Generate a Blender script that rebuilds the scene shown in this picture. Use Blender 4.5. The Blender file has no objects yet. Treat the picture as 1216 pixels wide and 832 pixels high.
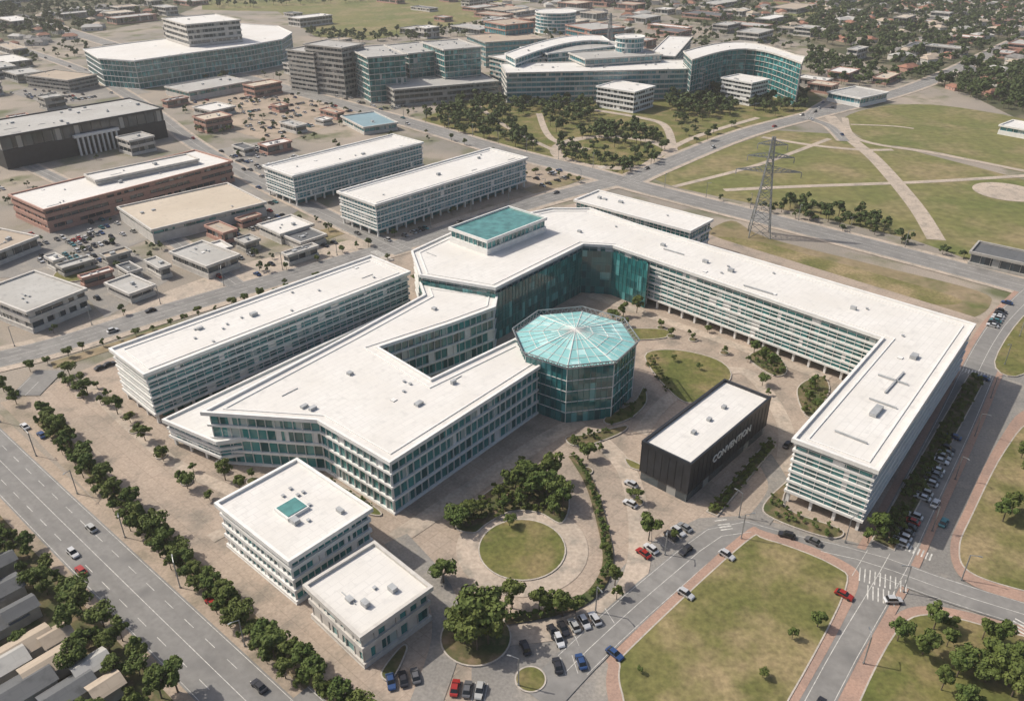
import bpy, math, random
import numpy as np
from mathutils import Vector
from mathutils.bvhtree import BVHTree
from mathutils.geometry import tessellate_polygon
random.seed(7)
S=bpy.context.scene
S.view_settings.view_transform='Standard'; S.view_settings.look='None'; S.view_settings.exposure=0
# ---------------------------------------------------------------- camera
F=960.0; PITCH=math.radians(29.18); H=150.0
cd=bpy.data.cameras.new('camera'); cam=bpy.data.objects.new('camera',cd); S.collection.objects.link(cam)
cam.location=(0,0,H); cam.rotation_euler=(math.pi/2-PITCH,0,0); cd.sensor_width=36; cd.lens=F/1216*36
cd.clip_start=1; cd.clip_end=20000; S.camera=cam
CP,SP=math.cos(PITCH),math.sin(PITCH)
def P(u,v,h=0.0):
    """survey: horizontal position (metres) of a traced point known to be at height h"""
    dx=(u-608)/F; dy=(416-v)/F
    t=(h-H)/(-SP+dy*CP)
    return (t*dx, t*(CP+dy*SP))
AZ=math.radians(41.6)
AX=(math.sin(AZ),math.cos(AZ)); BX=(-math.cos(AZ),math.sin(AZ))
ANG_A=math.atan2(AX[1],AX[0]); ANG_B=math.atan2(BX[1],BX[0])
# ---------------------------------------------------------------- light
SUN_AZ=(-0.93,0.26); SUN_EL=math.radians(47)
sd=Vector((SUN_AZ[0],SUN_AZ[1],0)).normalized()
sv=Vector((sd.x*math.cos(SUN_EL),sd.y*math.cos(SUN_EL),math.sin(SUN_EL)))
ld=bpy.data.lights.new('sun','SUN'); ld.energy=4.3; ld.angle=math.radians(0.53); ld.color=(1,0.935,0.835)
lo=bpy.data.objects.new('sun',ld); S.collection.objects.link(lo); lo.rotation_euler=sv.to_track_quat('Z','Y').to_euler(); lo.location=(0,0,400)
W=bpy.data.worlds.new('World'); S.world=W; W.use_nodes=True
wn=W.node_tree; sky=wn.nodes.new('ShaderNodeTexSky'); sky.sky_type='NISHITA'; sky.sun_disc=False
sky.sun_elevation=SUN_EL; sky.sun_rotation=math.atan2(sv.x,sv.y); sky.dust_density=4.0
wn.links.new(sky.outputs[0],wn.nodes['Background'].inputs[0]); wn.nodes['Background'].inputs[1].default_value=0.13
# ---------------------------------------------------------------- materials
def nt(name):
    m=bpy.data.materials.new(name); m.use_nodes=True
    return m,m.node_tree,m.node_tree.nodes['Principled BSDF']
def rgb(c): return (c[0],c[1],c[2],1)
def mixn(t,fac,a,b,mode='MIX'):
    n=t.nodes.new('ShaderNodeMix'); n.data_type='RGBA'; n.blend_type=mode
    for sock,val in ((n.inputs[0],fac),(n.inputs[6],a),(n.inputs[7],b)):
        if hasattr(val,'is_output'): t.links.new(val,sock)
        elif isinstance(val,(int,float)): sock.default_value=val
        else: sock.default_value=rgb(val)
    return n.outputs[2]
def noise(t,vec,scale,detail=4,lo=0.35,hi=0.65,rough=0.55):
    n=t.nodes.new('ShaderNodeTexNoise'); n.inputs['Scale'].default_value=scale; n.inputs['Detail'].default_value=detail
    n.inputs['Roughness'].default_value=rough
    t.links.new(vec,n.inputs['Vector'])
    r=t.nodes.new('ShaderNodeMapRange'); r.inputs[1].default_value=lo; r.inputs[2].default_value=hi
    t.links.new(n.outputs[0],r.inputs[0]); return r.outputs[0]
def wpos(t): return t.nodes.new('ShaderNodeNewGeometry').outputs['Position']
def gridrot(t,p):
    rot=t.nodes.new('ShaderNodeMapping'); rot.inputs['Rotation'].default_value=(0,0,-ANG_A); t.links.new(p,rot.inputs[0]); return rot.outputs[0]
def surf(name,c1,c2,s1=0.05,c3=None,s3=0.4,fine=1.5,finek=0.25,rough=0.9,spec=0.3,tile=0,streak=0,lo3=0.5,hi3=0.68):
    m,t,b=nt(name); p=wpos(t)
    col=mixn(t,noise(t,p,s1,4),c1,c2)
    if c3: col=mixn(t,noise(t,p,s3,4,lo3,hi3),col,c3)
    if tile:
        br=t.nodes.new('ShaderNodeTexBrick'); br.inputs['Scale'].default_value=1/tile; br.inputs['Mortar Size'].default_value=0.02; br.offset=0
        br.inputs['Brick Width'].default_value=1.0; br.inputs['Row Height'].default_value=1.0
        br.inputs['Color1'].default_value=(1,1,1,1); br.inputs['Color2'].default_value=(.93,.925,.92,1); br.inputs['Mortar'].default_value=(.8,.79,.78,1)
        t.links.new(gridrot(t,p),br.inputs[0]); col=mixn(t,1.0,col,br.outputs[0],'MULTIPLY')
    if streak:
        mp=t.nodes.new('ShaderNodeMapping'); mp.inputs['Scale'].default_value=(1,0.06,1); t.links.new(gridrot(t,p),mp.inputs[0])
        col=mixn(t,noise(t,mp.outputs[0],streak,3,0.45,0.7),col,tuple(x*0.78 for x in c1))
    g=noise(t,p,fine,2,0.25,0.75)
    mr=t.nodes.new('ShaderNodeMapRange'); mr.inputs[3].default_value=1-finek; mr.inputs[4].default_value=1+finek*0.4
    t.links.new(g,mr.inputs[0])
    cb=t.nodes.new('ShaderNodeCombineColor')
    for i in range(3): t.links.new(mr.outputs[0],cb.inputs[i])
    col=mixn(t,1.0,col,cb.outputs[0],'MULTIPLY')
    t.links.new(col,b.inputs['Base Color']); b.inputs['Roughness'].default_value=rough
    b.inputs['Specular IOR Level'].default_value=spec
    return m
M={}
M['city']=surf('city_ground_mat',(0.34,0.285,0.23),(0.22,0.20,0.17),0.012,(0.11,0.12,0.055),0.03)
M['plaza']=surf('plaza_paving_mat',(0.42,0.335,0.265),(0.34,0.28,0.225),0.03,(0.25,0.215,0.175),0.1,fine=1.2,tile=4.5)
M['asphalt']=surf('asphalt_mat',(0.27,0.25,0.225),(0.20,0.19,0.175),0.03,(0.31,0.28,0.24),0.12,fine=1.5)
M['road']=surf('road_asphalt_mat',(0.245,0.235,0.22),(0.20,0.193,0.182),0.02,(0.16,0.155,0.148),0.1,fine=0.8,finek=0.15,streak=0.35)
M['grass']=surf('grass_mat',(0.10,0.115,0.028),(0.155,0.145,0.045),0.06,(0.23,0.18,0.085),0.09,fine=0.9,finek=.4,lo3=.46,hi3=.66)
M['drygrass']=surf('dry_grass_mat',(0.18,0.16,0.06),(0.12,0.125,0.036),0.045,(0.29,0.225,0.12),0.06,fine=0.8,finek=.4,lo3=.45,hi3=.65)
M['field']=surf('field_mat',(0.125,0.14,0.04),(0.18,0.165,0.06),0.015,(0.235,0.19,0.095),0.025,fine=0.2,finek=.35,lo3=.47,hi3=.66)
M['brownfield']=surf('verge_mat',(0.19,0.155,0.075),(0.28,0.215,0.14),0.03,(0.11,0.12,0.04),0.05,fine=0.3)
M['forestfloor']=surf('forest_floor_mat',(0.055,0.065,0.028),(0.10,0.09,0.05),0.02,(0.22,0.185,0.13),0.02,fine=0.3)
M['planting']=surf('planting_mat',(0.07,0.085,0.03),(0.13,0.105,0.05),0.15,(0.20,0.145,0.09),0.3,fine=1.5)
M['path']=surf('path_mat',(0.46,0.38,0.305),(0.38,0.32,0.26),0.05,(0.29,0.255,0.21),0.2,fine=1)
M['dirt']=surf('dirt_mat',(0.40,0.315,0.24),(0.30,0.245,0.19),0.03,(0.21,0.18,0.13),0.1)
M['redpave']=surf('red_paving_mat',(0.38,0.25,0.19),(0.31,0.215,0.17),0.1,fine=2)
M['kerb']=surf('kerb_mat',(0.48,0.43,0.37),(0.38,0.34,0.30),0.3)
def plain(name,c,rough=0.6,metal=0,spec=0.5,var=0.12,scale=0.4):
    m,t,b=nt(name); p=wpos(t)
    d=tuple(x*(1-var*2) for x in c)
    t.links.new(mixn(t,noise(t,p,scale,4),d,c),b.inputs['Base Color'])
    b.inputs['Roughness'].default_value=rough; b.inputs['Metallic'].default_value=metal; b.inputs['Specular IOR Level'].default_value=spec
    return m
M['paint']=plain('road_paint_mat',(0.62,0.60,0.55),0.8,var=0.22,scale=1.2)
def roofmat(name,c,seam=True,dirt=0.12):
    m,t,b=nt(name); p=wpos(t); g=gridrot(t,p)
    br=t.nodes.new('ShaderNodeTexBrick'); br.inputs['Scale'].default_value=0.12; br.inputs['Mortar Size'].default_value=0.014
    br.inputs['Color1'].default_value=rgb(c); br.inputs['Color2'].default_value=rgb([x*0.95 for x in c]); br.inputs['Mortar'].default_value=rgb([x*0.84 for x in c])
    br.inputs['Mortar Smooth'].default_value=0.3
    t.links.new(g,br.inputs[0])
    col=mixn(t,noise(t,p,0.05,5,0.38,0.72),br.outputs[0],[x*(1-dirt)*k for x,k in zip(c,(1,.985,.96))])
    col=mixn(t,noise(t,p,0.4,4,0.55,0.8),col,[x*(1-dirt*2) for x in c])
    mp=t.nodes.new('ShaderNodeMapping'); mp.inputs['Scale'].default_value=(0.05,1,1); t.links.new(g,mp.inputs[0])
    col=mixn(t,noise(t,mp.outputs[0],0.5,3,0.52,0.8),col,[x*(1-dirt*1.2) for x in c])
    t.links.new(col,b.inputs['Base Color']); b.inputs['Roughness'].default_value=0.75; b.inputs['Specular IOR Level'].default_value=0.25
    return m
M['roof']=roofmat('white_roof_membrane_mat',(0.655,0.635,0.60))
M['roofgrey']=roofmat('grey_roof_mat',(0.42,0.41,0.385),dirt=0.2)
M['roofbeige']=roofmat('beige_roof_mat',(0.52,0.45,0.36),dirt=0.15)
M['roofdark']=roofmat('dark_roof_mat',(0.13,0.135,0.14),dirt=0.25)
M['rooftan']=roofmat('tan_roof_mat',(0.42,0.35,0.275),dirt=0.2)
M['roofblue']=roofmat('blue_metal_roof_mat',(0.22,0.32,0.36),dirt=0.15)
M['white']=plain('white_cladding_mat',(0.72,0.705,0.67),0.6,var=0.06)
M['offwhite']=plain('render_wall_mat',(0.55,0.52,0.475),0.75,var=0.1)
M['concrete']=plain('concrete_mat',(0.38,0.36,0.325),0.85,var=0.12)
M['black']=plain('black_cladding_mat',(0.024,0.027,0.033),0.45,var=0.2)
M['steel']=plain('galvanised_steel_mat',(0.33,0.34,0.34),0.5,0.6)
M['ac']=plain('hvac_metal_mat',(0.42,0.43,0.43),0.55,0.2)
M['teal']=plain('teal_roof_glass_mat',(0.09,0.25,0.235),0.25,var=0.2,scale=0.3)
M['redwall']=plain('brick_wall_mat',(0.44,0.26,0.205),0.85,var=0.12,scale=2)
M['asphaltdark']=plain('rubber_mat',(0.02,0.02,0.02),0.8)
def glass(name,dark,light,blind,pu=1/2.4,pv=1/4.0,blindp=0.93,rough=0.08):
    m,t,b=nt(name)
    uv=t.nodes.new('ShaderNodeUVMap'); sp=t.nodes.new('ShaderNodeSeparateXYZ'); t.links.new(uv.outputs[0],sp.inputs[0])
    fl=[]
    for i,s in ((0,pu),(1,pv)):
        a=t.nodes.new('ShaderNodeMath'); a.operation='MULTIPLY'; a.inputs[1].default_value=s; t.links.new(sp.outputs[i],a.inputs[0])
        f=t.nodes.new('ShaderNodeMath'); f.operation='FLOOR'; t.links.new(a.outputs[0],f.inputs[0]); fl.append(f.outputs[0])
    c=t.nodes.new('ShaderNodeCombineXYZ'); t.links.new(fl[0],c.inputs[0]); t.links.new(fl[1],c.inputs[1])
    w=t.nodes.new('ShaderNodeTexWhiteNoise'); w.noise_dimensions='2D'; t.links.new(c.outputs[0],w.inputs['Vector'])
    col=mixn(t,w.outputs['Value'],dark,light)
    g=t.nodes.new('ShaderNodeMath'); g.operation='GREATER_THAN'; g.inputs[1].default_value=blindp
    sc=t.nodes.new('ShaderNodeSeparateColor'); t.links.new(w.outputs['Color'],sc.inputs[0]); t.links.new(sc.outputs[1],g.inputs[0])
    col=mixn(t,g.outputs[0],col,blind)
    t.links.new(col,b.inputs['Base Color']); b.inputs['Roughness'].default_value=rough; b.inputs['Specular IOR Level'].default_value=0.9
    return m
M['glass']=glass('teal_window_glass_mat',(0.010,0.075,0.078),(0.05,0.25,0.245),(0.35,0.42,0.40))
M['curtain']=glass('curtain_wall_glass_mat',(0.01,0.075,0.082),(0.03,0.18,0.18),(0.10,0.32,0.32),1/2.0,1/3.6,0.86,0.05)
M['bluegl']=glass('blue_window_glass_mat',(0.02,0.11,0.13),(0.06,0.24,0.275),(0.3,0.38,0.4),1/4,1/4)
M['darkgl']=glass('dark_window_glass_mat',(0.02,0.028,0.035),(0.06,0.08,0.09),(0.3,0.3,0.28),1/3,1/3.5,0.9)
M['dome']=glass('skylight_glass_mat',(0.19,0.43,0.42),(0.31,0.55,0.53),(0.40,0.62,0.6),1/3,1/3,0.9,0.2)
def leafmat(name,a,b2,c3):
    m,t,b=nt(name); tc=t.nodes.new('ShaderNodeTexCoord'); oi=t.nodes.new('ShaderNodeObjectInfo')
    col=mixn(t,noise(t,tc.outputs['Object'],0.55,2,0.35,0.65),a,b2)
    mm=t.nodes.new('ShaderNodeMath'); mm.operation='MULTIPLY'; mm.inputs[1].default_value=0.6; t.links.new(oi.outputs['Random'],mm.inputs[0])
    col=mixn(t,mm.outputs[0],col,c3)
    t.links.new(col,b.inputs['Base Color']); b.inputs['Roughness'].default_value=0.75; b.inputs['Specular IOR Level'].default_value=0.2
    return m
M['leaf']=leafmat('foliage_mat',(0.040,0.072,0.015),(0.10,0.135,0.033),(0.11,0.12,0.03))
M['leafd']=leafmat('distant_foliage_mat',(0.036,0.060,0.019),(0.085,0.11,0.036),(0.07,0.09,0.03))
M['bark']=plain('bark_mat',(0.13,0.10,0.07),0.9)
# ---------------------------------------------------------------- mesh builder
class MB:
    def __init__(s,o=(0,0)): s.v=[];s.f=[];s.m=[];s.uv=[];s.o=o
    def face(s,pts,mat,uv=None):
        i=len(s.v); s.v+= [(p[0]-s.o[0],p[1]-s.o[1],p[2]) for p in pts]; s.f.append(list(range(i,i+len(pts)))); s.m.append(mat)
        s.uv+= uv if uv else [(p[0]+p[1],p[2]) for p in pts]
    def box(s,c,ang,L,Wd,z0,z1,mat,topmat=None,taper=1.0):
        ca,sa=math.cos(ang),math.sin(ang)
        def q(x,y,z): return (c[0]+x*ca-y*sa,c[1]+x*sa+y*ca,z)
        h,w=L/2,Wd/2; a=[(-h,-w),(h,-w),(h,w),(-h,w)]
        for i in range(4):
            p,r=a[i],a[(i+1)%4]
            s.face([q(*p,z0),q(*r,z0),q(r[0]*taper,r[1]*taper,z1),q(p[0]*taper,p[1]*taper,z1)],mat)
        s.face([q(x*taper,y*taper,z1) for x,y in a],topmat if topmat is not None else mat)
        s.face([q(x,y,z0) for x,y in a[::-1]],mat)
    def beam(s,p,q,r,mat):
        p=Vector(p);q=Vector(q);d=(q-p)
        if d.length<1e-6:return
        d.normalize(); a=d.cross(Vector((0.3,0.2,1))).normalized()*r; b=d.cross(a).normalized()*r
        c=[a+b,-a+b,-a-b,a-b]
        for i in range(4): s.face([p+c[i],p+c[(i+1)%4],q+c[(i+1)%4],q+c[i]],mat)
    def build(s,name,mats,parent=None):
        me=bpy.data.meshes.new(name); me.from_pydata(s.v,[],s.f)
        for k in mats: me.materials.append(M[k] if isinstance(k,str) else k)
        me.polygons.foreach_set('material_index',s.m)
        ul=me.uv_layers.new(name='UVMap'); ul.data.foreach_set('uv',[c for u in s.uv for c in u])
        me.update()
        ob=bpy.data.objects.new(name,me); S.collection.objects.link(ob)
        if parent: ob.parent=parent
        else: ob.location=(s.o[0],s.o[1],0)
        return ob
def empty(name,o,z=0):
    e=bpy.data.objects.new(name,None); e.location=(o[0],o[1],z); e.empty_display_size=1; S.collection.objects.link(e); return e
def area(p): return sum(p[i][0]*p[(i+1)%len(p)][1]-p[(i+1)%len(p)][0]*p[i][1] for i in range(len(p)))/2
def ccw(p): return p if area(p)>0 else p[::-1]
def inset(poly,d):
    n=len(poly); out=[]
    for i in range(n):
        a,b,c=poly[i-1],poly[i],poly[(i+1)%n]
        e1=(b[0]-a[0],b[1]-a[1]); e2=(c[0]-b[0],c[1]-b[1])
        l1=math.hypot(*e1) or 1; l2=math.hypot(*e2) or 1
        n1=(-e1[1]/l1,e1[0]/l1); n2=(-e2[1]/l2,e2[0]/l2)
        k=max(0.35,1+n1[0]*n2[0]+n1[1]*n2[1])
        out.append((b[0]+(n1[0]+n2[0])/k*d,b[1]+(n1[1]+n2[1])/k*d))
    return out
def inside(p,poly):
    x,y=p; r=False; n=len(poly)
    for i in range(n):
        x1,y1=poly[i];x2,y2=poly[(i+1)%n]
        if (y1>y)!=(y2>y) and x<(x2-x1)*(y-y1)/(y2-y1)+x1: r=not r
    return r
def centroid(p): return (sum(q[0] for q in p)/len(p),sum(q[1] for q in p)/len(p))
FOOT=[]
def infoot(p,marg=0):
    return any(bb[0]-marg<p[0]<bb[2]+marg and bb[1]-marg<p[1]<bb[3]+marg and inside(p,f) for f,bb in FOOT)
def addfoot(poly,m=1.5):
    q=inset(poly,-m); xs=[a[0] for a in q]; ys=[a[1] for a in q]; FOOT.append((q,(min(xs),min(ys),max(xs),max(ys))))
def ring(mb,o,i,z0,z1,mat,inner=False,bottom=True):
    n=len(o)
    for k in range(n):
        a,b=o[k],o[(k+1)%n]; c,d=i[k],i[(k+1)%n]
        mb.face([(*a,z0),(*b,z0),(*b,z1),(*a,z1)],mat)
        mb.face([(*a,z1),(*b,z1),(*d,z1),(*c,z1)],mat)
        if bottom: mb.face([(*c,z0),(*d,z0),(*b,z0),(*a,z0)],mat)
        if inner: mb.face([(*d,z0),(*c,z0),(*c,z1),(*d,z1)],mat)
def rectpx(c,h):
    w=[P(u,v,h) for u,v in c]; cx,cy=centroid(w)
    e=(w[1][0]-w[0][0]+w[2][0]-w[3][0], w[1][1]-w[0][1]+w[2][1]-w[3][1]); l=math.hypot(*e); L=l/2; e=(e[0]/l,e[1]/l)
    f=(w[3][0]-w[0][0]+w[2][0]-w[1][0], w[3][1]-w[0][1]+w[2][1]-w[1][1])
    nrm=(-e[1],e[0]); Wd=abs(f[0]*nrm[0]+f[1]*nrm[1])/2
    return [(cx+sx*e[0]*L/2+sy*nrm[0]*Wd/2, cy+sx*e[1]*L/2+sy*nrm[1]*Wd/2) for sx,sy in ((-1,-1),(1,-1),(1,1),(-1,1))]
def office(name,poly,h,floors,piloti=0.0,sp=2.4,glassk='glass',wall='white',roof='roof',fins=2,solid=0.1,units=6,lip=0.6,band=0.9,parapet=0.9,core=5.0,base=0.0,mdepth=0.35,curb=False,finh=0.16):
    poly=ccw(poly); o=centroid(poly); e=empty(name,o,0)
    if base==0: addfoot(poly)
    gl=inset(poly,0.7); z0=base+piloti; fh=(h-z0)/floors
    b=MB(o); g=MB(o); r=MB(o); n=len(poly)
    for k in range(floors):
        z=z0+k*fh
        ring(b,poly,gl,z,z+band,0)
        for j in range(fins):
            zz=z+band+(fh-band)*(j+1)/(fins+1)
            ring(b,inset(poly,0.12),gl,zz,zz+finh,0)
    s0=0
    for i in range(n):
        a,c=gl[i],gl[(i+1)%n]; L=math.hypot(c[0]-a[0],c[1]-a[1])
        if L<0.3: continue
        d=((c[0]-a[0])/L,(c[1]-a[1])/L); nn=(d[1],-d[0]); ang=math.atan2(d[1],d[0])
        for k in range(floors):
            z=z0+k*fh
            g.face([(*a,z+band),(*c,z+band),(*c,z+fh),(*a,z+fh)],0,[(s0,k*4+.5),(s0+L,k*4+.5),(s0+L,k*4+3.5),(s0,k*4+3.5)])
            m=max(1,int(L/sp))
            for q in range(m+1):
                s=L*q/m
                x=(a[0]+d[0]*s+nn[0]*mdepth/2,a[1]+d[1]*s+nn[1]*mdepth/2)
                b.box(x,ang,0.14,mdepth,z+band,z+fh,0)
                if solid and q<m and random.random()<solid:
                    w=sp*random.choice([0.4,0.6,0.95]); x=(a[0]+d[0]*(s+w/2)+nn[0]*0.1,a[1]+d[1]*(s+w/2)+nn[1]*0.1)
                    b.box(x,ang,w,0.2,z+band,z+fh,0)
        s0+=L+1.7
    out=inset(poly,-lip); inn=inset(poly,0.25)
    ring(r,out,inn,h-0.35,h+parapet,0,inner=True)
    r.face([(*p,h+0.12) for p in inn],1)
    if curb:
        ring(r,inset(poly,2.6),inset(poly,3.0),h+0.125,h+0.42,0,inner=True,bottom=False)
    if piloti>0:
        b.face([(*p,z0+0.002) for p in inset(poly,0.01)[::-1]],0)
        co=inset(poly,core)
        cl=inset(poly,1.2)
        for i in range(n):
            a,c=co[i],co[(i+1)%n]
            g.face([(*a,0),(*c,0),(*c,z0),(*a,z0)],0,[(0,0.2),(math.dist(a,c),0.2),(math.dist(a,c),3),(0,3)])
            a,c=cl[i],cl[(i+1)%n]; L=math.dist(a,c); m=max(1,int(L/6)); ang=math.atan2(c[1]-a[1],c[0]-a[0])
            for q in range(m): b.box((a[0]+(c[0]-a[0])*q/m,a[1]+(c[1]-a[1])*q/m),ang,0.8,0.8,0,z0-0.004,0)
    elif base==0:
        ring(b,inset(poly,-0.08),gl,0,0.35,0,bottom=False)
    b.build('facade_bands',[wall],e); g.build('window_glazing',[glassk],e); r.build('roof',[wall,roof],e)
    if units:
        a=MB(o); ii=inset(poly,4.2); xs=[p[0] for p in poly]; ys=[p[1] for p in poly]; c=0; tries=0
        ea=max(range(n),key=lambda i: math.dist(poly[i],poly[(i+1)%n])); an=math.atan2(poly[(ea+1)%n][1]-poly[ea][1],poly[(ea+1)%n][0]-poly[ea][0])
        while c<units and tries<600:
            tries+=1; p=(random.uniform(min(xs),max(xs)),random.uniform(min(ys),max(ys)))
            if inside(p,ii) and inside(p,poly):
                c+=1; t=random.random()
                if t<0.3:
                    l=random.uniform(1.4,2.6); a.box(p,an,l,random.uniform(1,1.8),h+0.13,h+random.uniform(0.8,1.5),0)
                elif t<0.7: a.box(p,an,0.6,0.6,h+0.13,h+0.6,0); a.box(p,an,0.9,0.9,h+0.6,h+0.7,0)
                elif t<0.85: a.box(p,an,1.6,1.6,h+0.13,h+0.4,0,1)
                else: a.box(p,an,random.uniform(4,8),0.22,h+0.2,h+0.38,0)
        a.build('rooftop_units',['ac','white'],e)
    return e
# ---------------------------------------------------------------- ground sheets
Z=[0.02]; GV=[];GF=[];GK=[]
def regground(verts,faces,kind):
    i=len(GV); GV.extend(verts)
    for f in faces: GF.append([k+i for k in f]); GK.append(kind)
def smooth(pts,closed=True,n=5):
    out=[];N=len(pts)
    rng=range(N) if closed else range(N-1)
    for i in rng:
        g=(lambda k: pts[k%N]) if closed else (lambda k: pts[min(max(k,0),N-1)])
        p0,p1,p2,p3=g(i-1),g(i),g(i+1),g(i+2)
        for j in range(n):
            t=j/n
            out.append(tuple(0.5*((2*p1[d])+(-p0[d]+p2[d])*t+(2*p0[d]-5*p1[d]+4*p2[d]-p3[d])*t*t+(-p0[d]+3*p1[d]-3*p2[d]+p3[d])*t**3) for d in (0,1)))
    if not closed: out.append(pts[-1])
    return out
def wsheet(name,pts,mat,kind,z=None):
    if z is None: Z[0]+=0.004; z=Z[0]
    pts=ccw(pts)
    tris=tessellate_polygon([[Vector((p[0],p[1],0)) for p in pts]])
    V=[(p[0],p[1],z) for p in pts]
    me=bpy.data.meshes.new(name)
    F2=[list(t) for t in tris]
    F2=[t if (pts[t[1]][0]-pts[t[0]][0])*(pts[t[2]][1]-pts[t[0]][1])-(pts[t[2]][0]-pts[t[0]][0])*(pts[t[1]][1]-pts[t[0]][1])>0 else t[::-1] for t in F2]
    me.from_pydata(V,[],F2); me.materials.append(M[mat]); ob=bpy.data.objects.new(name,me); S.collection.objects.link(ob)
    regground(V,F2,kind); return ob
def sheet(name,px,mat,kind,sm=False):
    w=[P(*p) for p in px]
    return wsheet(name,smooth(w) if sm else w,mat,kind)
def lawn(name,w,mat='grass',kerb=0.35,kind='grass',sm=True,kmat='kerb',up=0.12):
    if sm: w=smooth(w)
    w=ccw(w); Z[0]+=0.004; z=Z[0]; e=empty(name,centroid(w),0); o=centroid(w)
    k=MB(o); inn=inset(w,kerb); ring(k,w,inn,0.0,z+up+0.02,0,inner=True,bottom=False); k.build('kerb',[kmat],e)
    ob=wsheet('turf',inn,mat,kind,z=z+up); ob.parent=e; ob.location=(-o[0],-o[1],0); return w
def circ(c,r,n=36,ry=None): return [(c[0]+r*math.cos(2*math.pi*i/n),c[1]+(ry or r)*math.sin(2*math.pi*i/n)) for i in range(n)]
def offs(w,d):
    out=[]
    for i in range(len(w)):
        a=w[max(i-1,0)];b=w[min(i+1,len(w)-1)]; l=math.dist(a,b) or 1; n=(-(b[1]-a[1])/l,(b[0]-a[0])/l)
        out.append((w[i][0]+n[0]*d,w[i][1]+n[1]*d))
    return out
def strip(name,w,d0,d1,mat,kind,z=None,raise_=0):
    if z is None: Z[0]+=0.004; z=Z[0]
    z+=raise_
    a=offs(w,d0);b=offs(w,d1); V=[];Fc=[]
    for i in range(len(w)): V+=[(*a[i],z),(*b[i],z)]
    for i in range(len(w)-1): Fc.append([2*i,2*i+1,2*i+3,2*i+2] if d1<d0 else [2*i,2*i+2,2*i+3,2*i+1])
    me=bpy.data.meshes.new(name); me.from_pydata(V,[],Fc); me.materials.append(M[mat]); ob=bpy.data.objects.new(name,me); S.collection.objects.link(ob)
    if kind: regground(V,Fc,kind)
    return ob
def resample(w,step):
    out=[w[0]];acc=0
    for i in range(len(w)-1):
        L=math.dist(w[i],w[i+1]); s=step-acc
        while s<=L:
            out.append((w[i][0]+(w[i+1][0]-w[i][0])*s/L,w[i][1]+(w[i+1][1]-w[i][1])*s/L)); s+=step
        acc=(acc+L)%step if L else acc
    return out
MARKS=[]
def dashes(w,d,step,length,width=0.16):
    o=resample(offs(w,d),step)
    for i in range(len(o)-1):
        L=math.dist(o[i],o[i+1])
        if L<0.1: continue
        f=min(1,length/L); MARKS.append((o[i],(o[i][0]+(o[i+1][0]-o[i][0])*f,o[i][1]+(o[i+1][1]-o[i][1])*f),width))
ROADS=[]
def road(px,width,verge=3.0,vm='path',lanes=2,name='road',edge=True,mat='road',sm=True):
    w=[P(*p) for p in px]; w=smooth(w,False,6) if sm else w
    ROADS.append((w,width,verge,vm,lanes,name,edge,mat))
def emit_roads():
    for (w,width,verge,vm,lanes,name,edge,mat) in ROADS:
        if verge: strip('pavement',w,width/2+verge,-width/2-verge,vm,'path')
    for (w,width,verge,vm,lanes,name,edge,mat) in ROADS:
        strip(name,w,width/2,-width/2,mat,'road')
    for (w,width,verge,vm,lanes,name,edge,mat) in ROADS:
        for l in range(1,lanes):
            dashes(w,width/2-width*l/lanes,9,4 if l*2!=lanes else 9,0.15)
        if edge:
            for d in (width/2-0.5,-width/2+0.5): dashes(w,d,12,12,0.13)
B=6000
wsheet('ground',[(-B,-B/3),(B,-B/3),(B,B*2),(-B,B*2)],'city','base',z=0.0)
sheet('farmland',[(-2500,-22),(-2500,-85),(3500,-85),(3500,-22)],'forestfloor','forest')
sheet('grass_field',[(235,-60),(540,-70),(610,8),(560,26),(440,48),(375,44),(330,14),(240,12)],'field','field')
sheet('forest_ground',[(640,-60),(1900,-60),(1900,160),(1216,145),(1150,112),(1085,95),(960,50),(800,22)],'forestfloor','forest')
sheet('forest_ground',[(-500,-60),(225,-60),(235,8),(200,22),(80,45),(-500,70)],'forestfloor','forest')
sheet('grass_field',[(640,-40),(800,-45),(830,-8),(720,2),(640,-6)],'field','field')
sheet('grass_field',[(900,4),(980,-2),(1010,12),(940,20)],'field','field')
sheet('park_lawn',[(500,142),(560,115),(640,108),(720,120),(800,103),(880,100),(960,105),(985,125),(900,152),(820,188),(745,214),(690,205),(640,190),(560,165)],'grass','grass')
sheet('sports_field',[(770,210),(850,180),(920,155),(1010,160),(1300,235),(1300,350),(1216,330),(1150,308),(1085,285),(960,255),(860,235),(800,222)],'field','grass')
sheet('sports_field',[(1003,140),(1060,125),(1140,128),(1260,155),(1300,215),(1216,205),(1120,182),(1030,166)],'field','grass',True)
sheet('grass_verge',[(835,285),(868,262),(910,282),(1040,315),(1160,345),(1176,362),(1150,378),(1100,368),(1000,335),(900,302)],'brownfield','grass',True)
sheet('grass_verge',[(850,282),(905,288),(1040,325),(1140,355),(1100,360),(1000,330),(900,298)],'drygrass','grass',True)
sheet('plaza_pavement',[(15,478),(130,425),(480,302),(600,262),(720,232),(860,285),(1185,385),(1160,440),(1100,560),(1030,660),(890,625),(740,780),(700,900),(440,900),(200,655)],'plaza','path')
sheet('parking_lot',[(560,900),(560,790),(600,735),(690,728),(760,650),(830,615),(885,612),(1000,640),(1060,655),(1095,600),(1165,440),(1186,385),(1260,420),(1400,900)],'asphalt','lot')
sheet('parking_lot',[(55,300),(110,268),(205,330),(125,378)],'asphalt','lot')
sheet('parking_lot',[(195,112),(300,88),(440,132),(330,172),(260,150)],'dirt','lot')
sheet('parking_lot',[(255,178),(330,165),(400,222),(335,262),(290,248)],'asphalt','lot')
sheet('parking_lot',[(405,262),(640,188),(690,212),(480,285)],'dirt','lot')
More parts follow.
